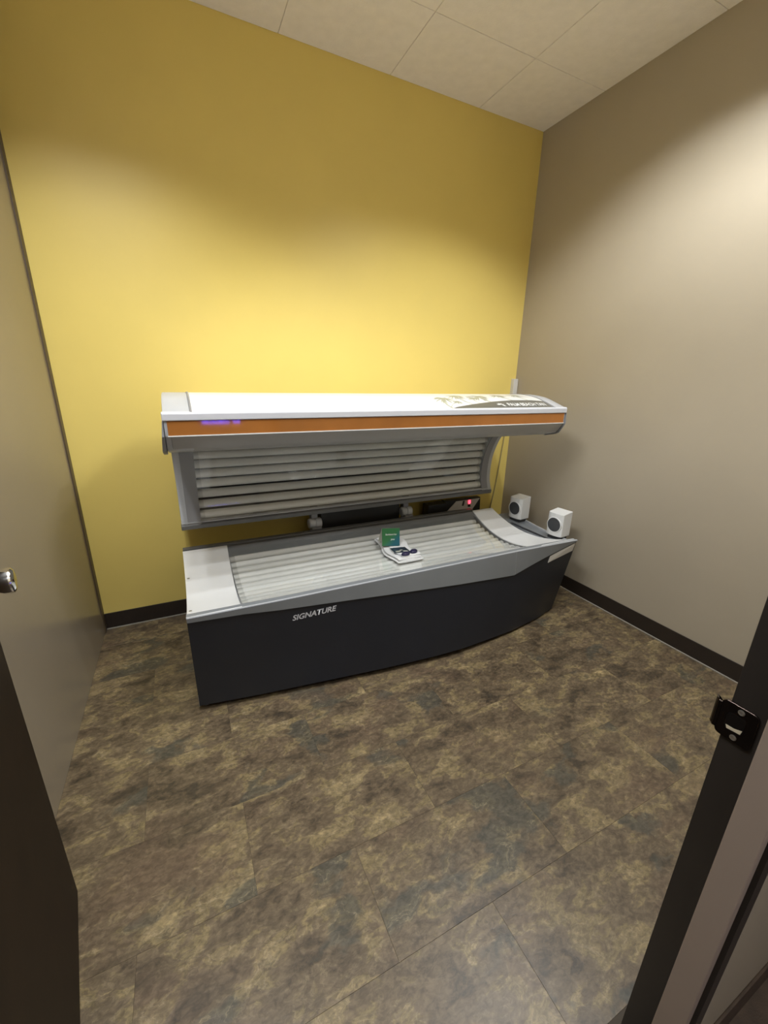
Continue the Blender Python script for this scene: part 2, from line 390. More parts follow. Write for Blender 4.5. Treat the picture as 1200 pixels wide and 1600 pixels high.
# ------------------------------------------------------------------ troffers
def troffer(x0, x1, y0, y1, power, label, z=H, spread=130):
    cx, cy = (x0+x1)/2, (y0+y1)/2
    t = thing('ceiling_light', (cx, cy, z), label, 'ceiling light', 'recessed ceiling lights')
    f = MB()
    f.box(x0, x1, y0, y0+0.02, z-0.004, z+0.09); f.box(x0, x1, y1-0.02, y1, z-0.004, z+0.09)
    f.box(x0, x0+0.02, y0+0.02, y1-0.02, z-0.004, z+0.09); f.box(x1-0.02, x1, y0+0.02, y1-0.02, z-0.004, z+0.09)
    f.build('light_frame', M['whitemetal'], t)
    MB().box(x0+0.02, x1-0.02, y0+0.02, y1-0.02, z+0.08, z+0.09).build('lamp_diffuser', M['diff'], t)
    nx, ny = 4, 8
    for i in range(1, nx):
        x = x0+0.02+(x1-x0-0.04)*i/nx
        MB().box(x-0.002, x+0.002, y0+0.02, y1-0.02, z+0.006, z+0.07).build('louver_blade', M['alum'], t)
    for j in range(1, ny):
        y = y0+0.02+(y1-y0-0.04)*j/ny
        MB().box(x0+0.02, x1-0.02, y-0.002, y+0.002, z+0.006, z+0.07).build('louver_blade', M['alum'], t)
    # one downlight per louver field: candela flat inside the cut-off cone of the louver
    lx, ly = x1-x0, y1-y0; kx, ky = (2, 4) if ly > lx else (4, 2)
    for i in range(kx):
        for j in range(ky):
            ld = bpy.data.lights.new('lamp_light', 'SPOT'); ld.energy = power/(kx*ky); ld.color = LIGHT_COL
            ld.spot_size = math.radians(spread); ld.spot_blend = 0.30; ld.shadow_soft_size = 0.03
            lo = bpy.data.objects.new('lamp_light', ld); C.objects.link(lo)
            lo.location = (x0+lx*(i+0.5)/kx, y0+ly*(j+0.5)/ky, z-0.036)
            lo.parent = t; lo.matrix_parent_inverse = Matrix.Translation((-cx, -cy, -z))
    return t
troffer(-1.140, -0.540, -2.285, -1.075, ROOM_W, 'recessed louvered light nearest the taupe right wall')
troffer(XL+0.005, -2.370, -2.285, -1.075, ROOM_W, 'recessed louvered light next to the left wall')
troffer(-2.50, -1.30, -3.60, -3.0, HALL_W, 'recessed light in the hallway ceiling', H-0.006, 160)

# ------------------------------------------------------------------ door frame, strike, door
tr = MB()
def jamb(mb, sx, xj):      # plan profile; sx=+1 right jamb
    P = [(xj+sx*0.05, -2.387), (xj, -2.387), (xj, -2.476), (xj+sx*0.03, -2.476), (xj+sx*0.03, -2.4555), (xj+sx*0.0495, -2.4555), (xj+sx*0.0495, -2.3995), (xj+sx*0.05, -2.3995)]
    mb.prism_z(P if sx > 0 else P[::-1], 0, 2.13)
jamb(tr, 1, -1.75); jamb(tr, -1, -2.665)
tr.box(-2.665, -1.75, -2.476, -2.387, 2.13, 2.18)
trim1 = struct(tr.build('trim_1', M['frame'], bevel=0.002), 'dark brown metal door frame')
MB().box(-1.766, -1.7499, -2.470, -2.431, 0, 2.13).build('door_stop', M['stop'], trim1, bevel=0.002)
MB().box(-2.6651, -2.649, -2.470, -2.431, 0, 2.13).build('door_stop', M['stop'], trim1, bevel=0.002)
# strike plate with curved lip, on the right jamb
zc = 0.985
sp = MB()
pr_ = []
def rrect(y0, y1, z0, z1, r, n=5):
    P = []
    for cy, cz, a0 in ((y1-r, z1-r, 0), (y0+r, z1-r, pi/2), (y0+r, z0+r, pi), (y1-r, z0+r, 1.5*pi)):
        for k in range(n+1):
            a = a0+k*pi/2/n; P.append((cy+r*math.cos(a), cz+r*math.sin(a)))
    return P
sp.prism_x(rrect(-2.422, -2.3785, zc-0.029, zc+0.029, 0.007), -1.7530, -1.7500)
strike = sp.build('strike_plate', M['darkmetal'], trim1, bevel=0.0006, bseg=1)
lip = MB(); lip.strip_x([(0, 0), (1, 0)], 0, 1, .1); lip = MB()
L_ = [(-1.7500, -2.380), (-1.7500, -2.376), (-1.7480, -2.371), (-1.744, -2.368), (-1.7425, -2.3690), (-1.7460, -2.3725), (-1.7490, -2.3735), (-1.7530, -2.3745), (-1.7530, -2.380)]
lip.prism_z(L_, zc-0.022, zc+0.022); lip.build('strike_lip', M['darkmetal'], strike, bevel=0.0005, bseg=1)
MB().prism_x(rrect(-2.410, -2.388, zc-0.014, zc+0.014, 0.005), -1.7533, -1.7530).build('latch_hole', M['hole'], strike)
MB().prism_x([(-2.408, zc-0.011), (-2.392, zc-0.013), (-2.390, zc-0.008), (-2.400, zc-0.0075), (-2.409, zc-0.004)], -1.7537, -1.7533).build('hole_edge', M['bone'], strike)
for dz in (-0.0215, 0.0215):
    MB().lathe([(0, 0.0042), (0.0008, 0.0042), (0.0013, 0.003), (0.0007, 0.0018), (0.0007, 0.0)], (-1.7530, -2.402, zc+dz), (-1, 0, 0), 12).build('screw', M['screwm'], strike, True)

# door leaf (hinged at the left jamb, swung into the room)
hin = Vector((-2.664, -2.398, 0)); lat = Vector((-2.826, -1.500, 0))
dv = (lat-hin).normalized(); nv = Vector((dv.y, -dv.x, 0))      # nv points to the camera side (+x)
def dpt(a, b, z): p = hin+dv*a-nv*b; return (p.x, p.y, z)
WL = (lat-hin).length
def dbox(a0, a1, b0, b1, z0, z1):
    return MB().add([dpt(a0, b0, z0), dpt(a1, b0, z0), dpt(a1, b1, z0), dpt(a0, b1, z0), dpt(a0, b0, z1), dpt(a1, b0, z1), dpt(a1, b1, z1), dpt(a0, b1, z1)],
                    [(0, 3, 2, 1), (4, 5, 6, 7), (0, 1, 5, 4), (1, 2, 6, 5), (2, 3, 7, 6), (3, 0, 4, 7)])
door = struct(dbox(0, WL, 0, 0.044, 0.008, 2.12).build('door_1', M['doorbrown'], bevel=0.0015), 'dark brown door standing open beside the left wall')
kz = 1.016
for side in (1, -1):
    o_ = hin+dv*(WL-0.062)+(-nv*0.044 if side < 0 else nv*0)+Vector((0, 0, kz)); ax = nv*side
    sc = 1.0 if side > 0 else 0.80
    MB().lathe([(0, 0.032), (0.005, 0.032), (0.009, 0.027), (0.011, 0.016)], o_, ax, 28).build('rose', M['chrome'], door, True)
    MB().lathe([(0.008*sc, 0.013), (0.020*sc, 0.012), (0.026*sc, 0.015), (0.034*sc, 0.0215), (0.042*sc, 0.0255), (0.052*sc, 0.0275), (0.058*sc, 0.0265), (0.062*sc, 0.021), (0.0628*sc, 0.012), (0.0615*sc, 0.006), (0.0615*sc, 0.0)], o_, ax, 32).build('knob', M['chrome'], door, True)
for hz in (0.25, 1.06, 1.88):
    p = hin+nv*0.004
    MB().lathe([(0, 0.006), (0.1, 0.006)], (p.x, p.y+0.004, hz-0.05), (0, 0, 1), 12).build('hinge', M['darkmetal'], door, True)

# ================================================================== TANNING BED
bed = thing('tanning_bed', (-1.39, -0.60, 0), 'grey and white tanning bed with open canopy against the yellow wall', 'tanning bed')
ZT = 0.52
TOP = [(-2.470, -0.985), (-2.1, -0.992), (-1.6, -0.992), (-1.21, -0.990), (-0.76, -0.988), (-0.29, -1.000)]
BOT = [(-2.470, -0.905), (-2.23, -0.945), (-1.93, -0.985), (-1.60, -1.028), (-1.30, -1.056), (-1.16, -1.060), (-0.96, -1.045), (-0.757, -1.025), (-0.5, -0.975), (-0.318, -0.92)]
FLO = [(-2.470, 0.500), (-2.256, 0.490), (-2.1, 0.474), (-1.6, 0.437), (-1.21, 0.410), (-0.775, 0.380), (-0.29, 0.513)]   # fascia lower edge
def xtilt(x, z):        # the right end leans out towards the top
    return x-(1-z/ZT)*0.028*max(0, (x+0.8)/0.51)
def front(x, z, out=0.0):
    xt = xtilt(x, z)
    yt = interp(x, TOP); yb = interp(xt, BOT); return (xt, yb+(yt-yb)*z/ZT-out, z)
XS = sorted(set([-2.470+k*0.0436 for k in range(51)]+[p[0] for p in FLO]+[-0.29]))
XS = [x for x in XS if x <= -0.29+1e-6]
def sheet(xs, zlo, zhi, n, out, th):
    vs_ = []; fs = []
    for x in xs:
        a, b = zlo(x), zhi(x)
        for k in range(n+1):
            z = a+(b-a)*k/n; vs_.append(front(x, z, out))
        for k in range(n+1):
            z = a+(b-a)*k/n; p = front(x, z, out-th); vs_.append(p)
    m_ = 2*(n+1)
    ring = list(range(n+1))+[n+1+k for k in range(n, -1, -1)]
    for i in range(len(xs)-1):
        for a, b in zip(ring, ring[1:]+ring[:1]):
            fs.append((i*m_+a, i*m_+b, (i+1)*m_+b, (i+1)*m_+a))
    fs.append(tuple(ring)); fs.append(tuple((len(xs)-1)*m_+k for k in ring[::-1]))
    return MB().add(vs_, fs)
sheet(XS, lambda x: interp(x, [(-2.47, 0.030), (-1.2, 0.030), (-0.3, 0.008)]), lambda x: interp(x, FLO)+0.004, 8, 0.0, 0.03).build('front_panel', M['charcoal'], bed, True)
SPL = -0.768       # seam in the grey fascia
X1 = [x for x in XS if x < SPL]+[SPL-0.0015]; X2 = [SPL+0.0015]+[x for x in XS if x > SPL+0.002]
sheet(X1, lambda x: interp(x, FLO), lambda x: ZT, 3, 0.006, 0.04).build('fascia', M['fascia'], bed, True)
sheet(X2, lambda x: interp(x, FLO), lambda x: ZT, 3, 0.006, 0.04).build('fascia', M['fascia'], bed, True)
sheet([SPL-0.0015, SPL+0.0015], lambda x: interp(x, FLO)+0.002, lambda x: ZT-0.001, 3, 0.0045, 0.03).build('fascia_seam', M['silver'], bed)
pz = [(x, interp(x, BOT)+0.055) for x in XS if -2.44 < x < -0.36]
MB().prism_z(pz+[(pz[-1][0], -0.24), (pz[0][0], -0.24)], 0.004, 0.05).build('plinth', M['black'], bed)
# thin pale edge on top of the fascia
ed = MB()
ed.tube([(x, interp(x, TOP)+0.002, ZT) for x in XS], 0.0035, 8); ed.build('fascia_edge', M['silver'], bed, True)
# pale label plate under the fascia at the right
lab = MB()
lv = [front(x, z, o) for o in (0.0025, -0.004) for x, z in ((-0.500, interp(-0.500, FLO)-0.052), (-0.300, interp(-0.300, FLO)-0.062), (-0.297, interp(-0.297, FLO)-0.008), (-0.492, interp(-0.492, FLO)-0.012))]
lab.add(lv, [(0, 1, 2, 3), (7, 6, 5, 4), (0, 4, 5, 1), (1, 5, 6, 2), (2, 6, 7, 3), (3, 7, 4, 0)]); lab.build('label_plate', M['pvc'], bed)
# side and rear panels
MB().prism_x([(-0.900, 0.03), (-0.215, 0.03), (-0.215, 0.50)]+[(y, min(ZT-0.085*(1-((y+0.62)/0.36)**2), 0.5)-0.02) for y in [-0.262-0.70*k/16 for k in range(17)]], -2.469, -2.45).build('side_panel', M['charcoal'], bed)
MB().add([(-0.318, -0.90, 0.014), (-0.318, -0.215, 0.014), (-0.29, -0.215, 0.455), (-0.29, -0.975, 0.455), (-0.338, -0.90, 0.014), (-0.338, -0.215, 0.014), (-0.31, -0.215, 0.455), (-0.31, -0.975, 0.455)],
         [(0, 1, 2, 3), (7, 6, 5, 4), (0, 4, 5, 1), (1, 5, 6, 2), (2, 6, 7, 3), (3, 7, 4, 0)]).build('side_panel', M['charcoal'], bed)
MB().box(-2.45, -0.34, -0.225, -0.205, 0.014, 0.50).build('rear_panel', M['charcoal'], bed)
# rear rail with groove
MB().prism_x([(-0.205, 0.50), (-0.205, 0.522), (-0.245, 0.524), (-0.247, 0.50)], -2.470, -0.50).build('rear_rail', M['rail'], bed, bevel=0.002)
MB().prism_x([(-0.246, 0.505), (-0.253, 0.505), (-0.253, 0.49), (-0.246, 0.49)], -2.470, -0.50).build('rail_groove', M['black'], bed)
MB().prism_x([(-0.253, 0.49), (-0.253, 0.517), (-0.270, 0.516), (-0.318, 0.462), (-0.318, 0.45)], -2.248, -0.50).build('rear_slope', M['rail'], bed, bevel=0.002)
# trough
def zp(y): return ZT-0.085*(1-((y+0.62)/0.36)**2)
YS = [-0.262-0.72*k/30 for k in range(31)]
def endpanel(x0f, x1f, name):
    vs_ = []; fs = []
    for y in YS:
        t = (y-YS[0])/(YS[-1]-YS[0]); a, b = x0f(t), x1f(t); z = min(zp(y), ZT)+0.003
        vs_ += [(a, y, z), (b, y, z), (b, y, z-0.010), (a, y, z-0.010)]
    for i in range(len(YS)-1):
        for k in range(4):
            fs.append((i*4+k, i*4+(k+1) % 4, (i+1)*4+(k+1) % 4, (i+1)*4+k))
    n = len(YS)-1; fs += [(3, 2, 1, 0), (n*4, n*4+1, n*4+2, n*4+3)]
    return MB().add(vs_, fs).build(name, M['panelwhite'], bed, True, bevel=0.0015, bseg=1)
pl = endpanel(lambda t: -2.471, lambda t: -2.243-0.015*t, 'end_panel')
endpanel(lambda t: -0.520-0.045*t, lambda t: -0.335+0.042*t, 'end_panel')
for (x, y) in ((-2.456, -0.47), (-2.456, -0.84)):
    MB().lathe([(0, 0.0065), (0.001, 0.0065), (0.0016, 0.0045), (0.0008, 0.002), (0.0008, 0)], (x, y, zp(y)+0.003), (0, 0, 1), 14).build('screw', M['screwm'], pl, True)
# skirt under the inner edge of each end panel
for x, xx in ((-2.247, -2.252), (-0.530, -0.525)):
    MB().strip_x([(y, zp(y)-0.008) for y in YS if -0.945 < y < -0.275], min(x, xx), max(x, xx), 0.04).build('trough_end', M['greyp'], bed)
# reflector, tubes, acrylic
MB().strip_x([(y, zp(y)-0.060) for y in YS if -0.945 < y < -0.275], -2.25, -0.525, 0.004).build('reflector', M['refl_base'], bed, True)
NT = 13
ty = spline([(y, zp(y)-0.032) for y in YS if -0.955 < y < -0.31], NT)
tube_me = MB().tube([(-2.215, 0, 0), (-0.575, 0, 0)], 0.0215, 18).mesh('lamp_tube', M['tube'], True)
cap_me = MB().tube([(-0.02, 0, 0), (0.02, 0, 0)], 0.0198, 16).mesh('tube_cap', M['tubecap'], True)
B0 = ROOTLOC[bed.name]
def tubes(pts, dx):
    for (y, z) in pts:
        o = link('lamp_tube', tube_me); o.parent = bed; o.location = Vector((dx, y, z))-B0
        for x in (-2.222, -0.568):
            c = link('tube_cap', cap_me); c.parent = o; c.location = (x, 0, 0)
tubes(ty, 0.0)
MB().strip_x([(y, zp(y)-0.007) for y in YS][1:-1], -2.246, -0.53, 0.003).build('acrylic_sheet', M['acrylic'], bed, True)
# speaker shelf beyond the right end panel
def zs(y): return 0.470-0.020*(1-((y+0.62)/0.36)**2)
def loft_y(fx0, fx1, z0, z1, ys):
    vs_ = []; fs = []
    for y in ys:
        t = (y+0.28)/-0.65
        vs_ += [(fx0(t), y, zs(y)+z0), (fx1(t), y, zs(y)+z0), (fx1(t), y, zs(y)+z1), (fx0(t), y, zs(y)+z1)]
    for i in range(len(ys)-1):
        for k in range(4): fs.append((i*4+k, i*4+(k+1) % 4, (i+1)*4+(k+1) % 4, (i+1)*4+k))
    n = 4*(len(ys)-1); fs += [(3, 2, 1, 0), (n, n+1, n+2, n+3)]
    return MB().add(vs_, fs)
YSH = [-0.28-0.65*k/16 for k in range(17)]
loft_y(lambda t: -0.312, lambda t: -0.150-0.085*t, -0.012, 0.0, YSH).build('speaker_shelf', M['fascia'], bed, True)
loft_y(lambda t: -0.158-0.085*t, lambda t: -0.148-0.085*t, -0.02, 0.012, YSH).build('shelf_rim', M['silver'], bed, True)
MB().box(-0.31, -0.25, -0.90, -0.30, 0.38, 0.435).build('shelf_bracket', M['charcoal'], bed)
# feet
for x, y in ((-2.44, -0.86), (-2.44, -0.26), (-0.36, -0.86), (-0.36, -0.26)):
    MB().lathe([(0, 0.022), (0.008, 0.022), (0.010, 0.009), (0.05, 0.009)], (x, y, 0), (0, 0, 1), 14).build('foot', M['screwm'], bed, True)
MB().box(-2.4725, -2.4695, -0.905, -0.885, 0.02, 0.07).build('corner_bracket', M['screwm'], bed, bevel=0.0008, bseg=1)
# lettering on the front
tm = text_mesh('SIGNATURE', 0.05, shear=0.22, bold=0.0012)
fit_text(tm, 0.205, lambda u, v, d: front(-2.054+u, 0.404+v+u*0.03, 0.0015), M['letter'], 'lettering', bed)

# ---- canopy
CX0, CX1 = -2.460, -0.320
OUT = [(-0.797, 1.296), (-0.784, 1.301), (-0.722, 1.322), (-0.614, 1.352), (-0.459, 1.362), (-0.30, 1.340), (-0.17, 1.270), (-0.09, 1.150), (-0.055, 1.0), (-0.05, 0.85), (-0.07, 0.72), (-0.11, 0.640)]
OUTS = spline(OUT, 40)
INN = [(-0.214, 0.650), (-0.188, 0.731), (-0.186, 0.820), (-0.203, 0.925), (-0.267, 1.055), (-0.36, 1.12), (-0.50, 1.150), (-0.62, 1.150)]
INNS = spline(INN, 24)
def shell_z(y):
    return interp(y, sorted(OUTS[:26]))
# end caps
inner_front = INNS[::-1]      # from visor back and down to the bottom lip
capprof = OUTS+[(-0.115, 0.625), (-0.214, 0.625)]+INNS+[(-0.66, 1.125), (-0.745, 1.146), (-0.795, 1.208)]
def capbuild(x0, x1):
    return MB().prism_x(capprof, x0, x1).build('canopy_end_cap', M['silver'], bed, True, bevel=0.004)
cl = capbuild(CX0, -2.362); cr = capbuild(-0.405, CX1)
for o, x0, x1 in ((cl, -2.3625, -2.355), (cr, -0.412, -0.4045)):
    MB().strip_x([(y, z) for y, z in OUTS[:30]], x0, x1, 0.003).build('cap_groove', M['greyp'], o)
# white shell between the caps
sh = MB(); sh.strip_x(OUTS[::-1], -2.356, -0.411, 0.016); shell = sh.build('canopy_shell', M['shell'], bed, True)
# front lip, orange strip, visor
MB().prism_x([(-0.803, 1.268), (-0.803, 1.294), (-0.797, 1.300), (-0.78, 1.302), (-0.77, 1.268)], CX0-0.004, CX1+0.004).build('visor_lip', M['lipwhite'], bed, bevel=0.003)
MB().prism_x([(-0.798, 1.212), (-0.798, 1.2675), (-0.78, 1.2675), (-0.78, 1.212)], CX0+0.012, CX1-0.010).build('orange_strip', M['orange'], bed)
MB().prism_x([(-0.801, 1.2075), (-0.801, 1.2115), (-0.78, 1.2115), (-0.78, 1.2075)], CX0+0.010, CX1-0.008).build('strip_edge', M['shell'], bed)
vis = [(-0.798, 1.207), (-0.762, 1.160), (-0.742, 1.147), (-0.660, 1.124), (-0.62, 1.135), (-0.62, 1.16), (-0.70, 1.25), (-0.775, 1.262)]
MB().prism_x(vis, -2.440, CX1-0.004).build('visor', M['visor'], bed, True, bevel=0.003)
ve = [(-0.803, 1.268), (-0.806, 1.208), (-0.770, 1.150), (-0.745, 1.138), (-0.655, 1.117), (-0.62, 1.16), (-0.70, 1.262)]
for sx, xa in ((-1, -2.462), (1, -0.318)):
    n_ = len(ve); q = [(xa, y, z) for y, z in ve]+[(xa+sx*0.013*max(0, min(1, (1.275-z)/0.10))**1.5*(1 if sx < 0 else 0.15)+sx*0.002, y, z) for y, z in ve]
    MB().add(q, [tuple(range(n_)), tuple(range(n_, 2*n_))[::-1]]+[(i, n_+i, n_+(i+1) % n_, (i+1) % n_) for i in range(n_)]).build('visor_end', M['greyp'], bed, bevel=0.002)
# bottom rail
MB().prism_x([(-0.216, 0.624), (-0.219, 0.648), (-0.205, 0.660), (-0.165, 0.655), (-0.125, 0.628)], CX0-0.002, CX1+0.002).build('bottom_rail', M['rail'], bed, bevel=0.003)
MB().prism_x([(-0.217, 0.660), (-0.217, 0.664), (-0.19, 0.668), (-0.19, 0.661)], CX0+0.004, CX1-0.004).build('rail_edge', M['silver'], bed)
# reflector, tubes, acrylic of the canopy
tc_pts = [(-0.165, 0.690), (-0.148, 0.745), (-0.143, 0.820), (-0.158, 0.920), (-0.215, 1.055), (-0.30, 1.145), (-0.42, 1.185), (-0.56, 1.195)]
NTC = 14
tcs = spline(tc_pts, NTC)
refl = spline([(y+0.038 if z < 1.05 else y+0.02, z+(0.0 if z < 1.0 else 0.03)) for y, z in tc_pts], 30)
MB().strip_x(refl, -2.362, -0.405, -0.004).build('canopy_reflector', M['refl_can'], bed, True)
tube_me2 = MB().tube([(-2.335, 0, 0), (-0.432, 0, 0)], 0.0240, 18).mesh('canopy_tube', M['tube'], True)
for (y, z) in tcs:
    o = link('lamp_tube', tube_me2); o.parent = bed; o.location = Vector((0, y, z))-B0
    for x in (-2.343, -0.424):
        c = link('tube_cap', cap_me); c.parent = o; c.location = (x, 0, 0); c.scale = (1, 1.2, 1.2)
MB().strip_x([(y+0.010, z+0.004) for y, z in INNS], -2.362, -0.405, -0.003).build('canopy_acrylic', M['acrylic'], bed, True)
# inner faces of the end caps (darker band next to the tubes)
for x0, x1 in ((-2.428, -2.360), (-0.407, -0.352)):
    MB().strip_x([(y-0.001, z) for y, z in INNS], x0, x1, -0.006).build('cap_liner', M['greyp'], bed, True)
# prints on the shell
def on_shell(x, y, lift=0.0012):
    return (x, y, shell_z(y)+lift)
sw_up = [(-1.135, -0.790), (-1.09, -0.770), (-0.959, -0.736), (-0.80, -0.702), (-0.642, -0.682), (-0.493, -0.683), (-0.416, -0.696)]
sv = []; sf = []; NS = 48
for i in range(NS+1):
    x = -1.135+(1.135-0.416)*i/NS; yu = interp(x, sw_up)
    for k in range(7): sv.append(on_shell(x, -0.7905+(yu+0.7905)*k/6))
for i in range(NS):
    for k in range(6): sf.append((i*7+k, i*7+k+1, (i+1)*7+k+1, (i+1)*7+k))
MB().add(sv, sf).build('print_swoosh', M['swoosh'], shell, True)
tm = text_mesh('PALM BEACH TAN', 0.05, bold=0.0012)
fit_text(tm, 0.285, lambda u, v, d: on_shell(-0.735+u+0.25*v, -0.770+v*1.55, 0.004), M['white'], 'print_lettering', shell)
# leaf logo beside the lettering
lg = MB()
for k in range(7):
    a = math.radians(-70+k*33); c = Vector((-0.785, -0.760))
    P = [c+Vector((math.sin(a+da), math.cos(a+da)))*r*(1.6 if False else 1) for r, da in ((0.004, 0), (0.018, 0.25), (0.030, 0.0), (0.018, -0.25))]
    lg.add([on_shell(p.x, max(p.y, -0.788), 0.004) for p in P], [(0, 1, 2, 3)])
lg.build('print_leaf', M['white'], shell)
# palm trees
def palm(xb, yb, xt, yt, s, name='print_palm'):
    mb = MB(); n = 8
    for i in range(n):
        def q(t): return Vector((xb+(xt-xb)*t-0.018*s*math.sin(t*pi), yb+(yt-yb)*t))
        a, b = q(i/n), q((i+1)/n); wd = 0.0035*s
        mb.add([on_shell(a.x-wd, a.y), on_shell(a.x+wd, a.y), on_shell(b.x+wd, b.y), on_shell(b.x-wd, b.y)], [(0, 1, 2, 3)])
    rnd = random.Random(int(xb*1000))
    for k in range(15):
        ang = math.radians(-150+k*21+rnd.uniform(-8, 8)); ln = s*rnd.uniform(0.040, 0.066)
        dx, dy = math.cos(ang)*ln*1.25-0.02*s, math.sin(ang)*ln*0.75
        prev = None
        for i in range(5):
            t = i/4; wd = 0.0042*s*(math.sin(pi*(0.15+0.85*t))+0.12)
            p = Vector((xt+dx*t, yt+dy*t-0.03*s*t*t)); nn = Vector((-dy, dx)).normalized()*wd
            cur = (p+nn, p-nn)
            if prev:
                mb.add([on_shell(min(max(z_.x, -2.3), -0.42), min(max(z_.y, -0.789), -0.46), 0.0009+0.00004*k) for z_ in (prev[0], prev[1], cur[1], cur[0])], [(0, 1, 2, 3)])
            prev = cur
    return mb.build(name, M['palm'], shell)
palm(-1.125, -0.788, -1.10, -0.655, 1.05); palm(-1.13, -0.775, -1.04, -0.70, 0.55)
palm(-0.965, -0.735, -0.99, -0.60, 1.05); palm(-0.905, -0.72, -0.90, -0.64, 0.7)
palm(-0.815, -0.705, -0.83, -0.61, 1.2); palm(-0.64, -0.685, -0.67, -0.58, 1.0); palm(-0.52, -0.685, -0.53, -0.57, 0.9)
# hinges, lift box, timer
for x in (-1.695, -1.025):
    hb = MB().lathe([(-0.042, 0.028), (-0.036, 0.034), (-0.012, 0.034), (-0.010, 0.029), (0.002, 0.029), (0.004, 0.034), (0.036, 0.034), (0.042, 0.028)], (x, -0.15, 0.545), (1, 0, 0), 24).build('hinge_barrel', M['silver'], bed, True, )
    MB().box(x-0.02, x+0.02, -0.15, -0.10, 0.55, 0.66).build('hinge_arm', M['greyp'], hb)
    MB().box(x-0.03, x+0.03, -0.205, -0.13, 0.42, 0.53).build('hinge_bracket', M['greyp'], hb)
MB().box(-1.650, -1.070, -0.14, -0.045, 0.40, 0.63).build('lift_box', M['black'], bed, bevel=0.004)
MB().box(-0.83, -0.665, -0.14, -0.06, 0.42, 0.56).build('socket_box', M['black'], bed, bevel=0.004)
tb = MB().prism_x([(-0.115, 0.42), (-0.105, 0.565), (-0.06, 0.565), (-0.06, 0.42)], -0.665, -0.325).build('timer_box', M['black'], bed, bevel=0.003)
def tim(pts, dy, m, name, par):
    q = [(x, -0.117+(z-0.42)*(0.01/0.145)-dy, z) for x, z in pts]; n = len(q)
    q2 = [(x, y+0.004, z) for x, y, z in q]
    return MB().add(q+q2, [tuple(range(n)), tuple(range(n, 2*n))[::-1]]+[(i, n+i, n+(i+1) % n, (i+1) % n) for i in range(n)]).build(name, m, par)
fp = tim([(-0.648, 0.480), (-0.56, 0.555), (-0.335, 0.558), (-0.405, 0.475)], 0.003, M['pvc'], 'timer_face', tb)
tim([(-0.507, 0.515), (-0.497, 0.553), (-0.482, 0.553), (-0.491, 0.513)], 0.005, M['black'], 'timer_button', fp)
tim([(-0.448, 0.500), (-0.452, 0.518), (-0.428, 0.518), (-0.424, 0.500)], 0.005, M['black'], 'timer_button', fp)
# red seven-segment "8"
sg = MB()
x0, z0, w_, h_ = -0.446, 0.526, 0.017, 0.026; t_ = 0.0034
for a in ((0, w_, 0, t_), (0, w_, h_/2-t_/2, h_/2+t_/2), (0, w_, h_-t_, h_), (0, t_, 0, h_), (w_-t_, w_, 0, h_)):
    yy = -0.117+(z0-0.42)*(0.01/0.145)-0.008
    sg.box(x0+a[0], x0+a[1], yy, yy+0.003, z0+a[2], z0+a[3])
sg.build('led_digit', M['red'], fp)

# ================================================================== SPEAKERS
def speaker(cx, cy, zb, ang, s, label):
    t = thing('cube_speaker', (cx, cy, zb), label, 'speaker', 'cube speakers at the head of the bed')
    ca, sa = math.cos(ang), math.sin(ang)
    def P(a, b, z): return (cx+ca*a-sa*b, cy+sa*a+ca*b, zb+z)
    # plan: flat back (+a), bowed front (-a)
    w_, d_, h_ = 0.056*s, 0.050*s, 0.178*s; zf = 0.024
    pl_ = [(d_, -w_), (d_, w_), (-d_*0.75, w_), (-d_*0.95, w_*0.6), (-d_*1.02, 0), (-d_*0.95, -w_*0.6), (-d_*0.75, -w_)]
    n = len(pl_); vs_ = [P(a, b, zf) for a, b in pl_]+[P(a, b, h_+(0.012*s if a > 0 else 0)) for a, b in pl_]
    MB().add(vs_, [tuple(range(n))[::-1], tuple(range(n, 2*n))]+[(i, (i+1) % n, n+(i+1) % n, n+i) for i in range(n)]).build('cabinet', M['spk'], t, bevel=0.003)
    o_ = P(-d_*1.02+0.001, 0, (h_+zf)*0.50); ax = (-ca, -sa, 0)
    MB().lathe([(-0.012, 0.052*s), (0.0005, 0.052*s), (0.003, 0.049*s), (0.002, 0.046*s)], o_, ax, 28).build('ring', M['spk'], t, True)
    MB().lathe([(0.0, 0.047*s), (0.0030, 0.046*s), (0.0045, 0.025*s), (0.005, 0.0)], o_, ax, 28).build('grille', M['mesh'], t, True)
    q = [P(a, b, z) for z in (0.0, zf+0.002) for a, b in ((d_*0.8, -w_*0.8), (d_*0.8, w_*0.8), (-d_*0.7, w_*0.8), (-d_*0.7, -w_*0.8))]
    MB().add(q, [(3, 2, 1, 0), (4, 5, 6, 7), (0, 1, 5, 4), (1, 2, 6, 5), (2, 3, 7, 6), (3, 0, 4, 7)]).build('stand_base', M['mesh'], t)
    return t
speaker(-0.232, -0.800, zs(-0.80)+0.0, 0.12, 1.0, 'white cube speaker with black round grille, nearer the viewer')
speaker(-0.218, -0.420, zs(-0.42)+0.0, 0.12, 1.0, 'white cube speaker with black round grille, nearer the yellow wall')

# ================================================================== RACEWAY AND WIRE
rw = MB().box(-0.046, -0.004, -0.034, 0.0, 1.12, 1.462).build('raceway', M['pvc'], bevel=0.003)
tag(rw, 'white plastic raceway on the yellow wall above the canopy end', 'raceway')
wp = [(-0.055, -0.012, 1.13), (-0.062, -0.011, 1.05), (-0.066, -0.010, 0.98), (-0.078, -0.010, 0.85), (-0.090, -0.010, 0.72), (-0.108, -0.010, 0.58), (-0.132, -0.010, 0.43), (-0.165, -0.012, 0.25), (-0.20, -0.012, 0.12)]
wo = MB().tube(wp, 0.0048, 8).build('power_cord', M['wire'], None, True)
tag(wo, 'thin cord hanging down the yellow wall beside the corner', 'cord')

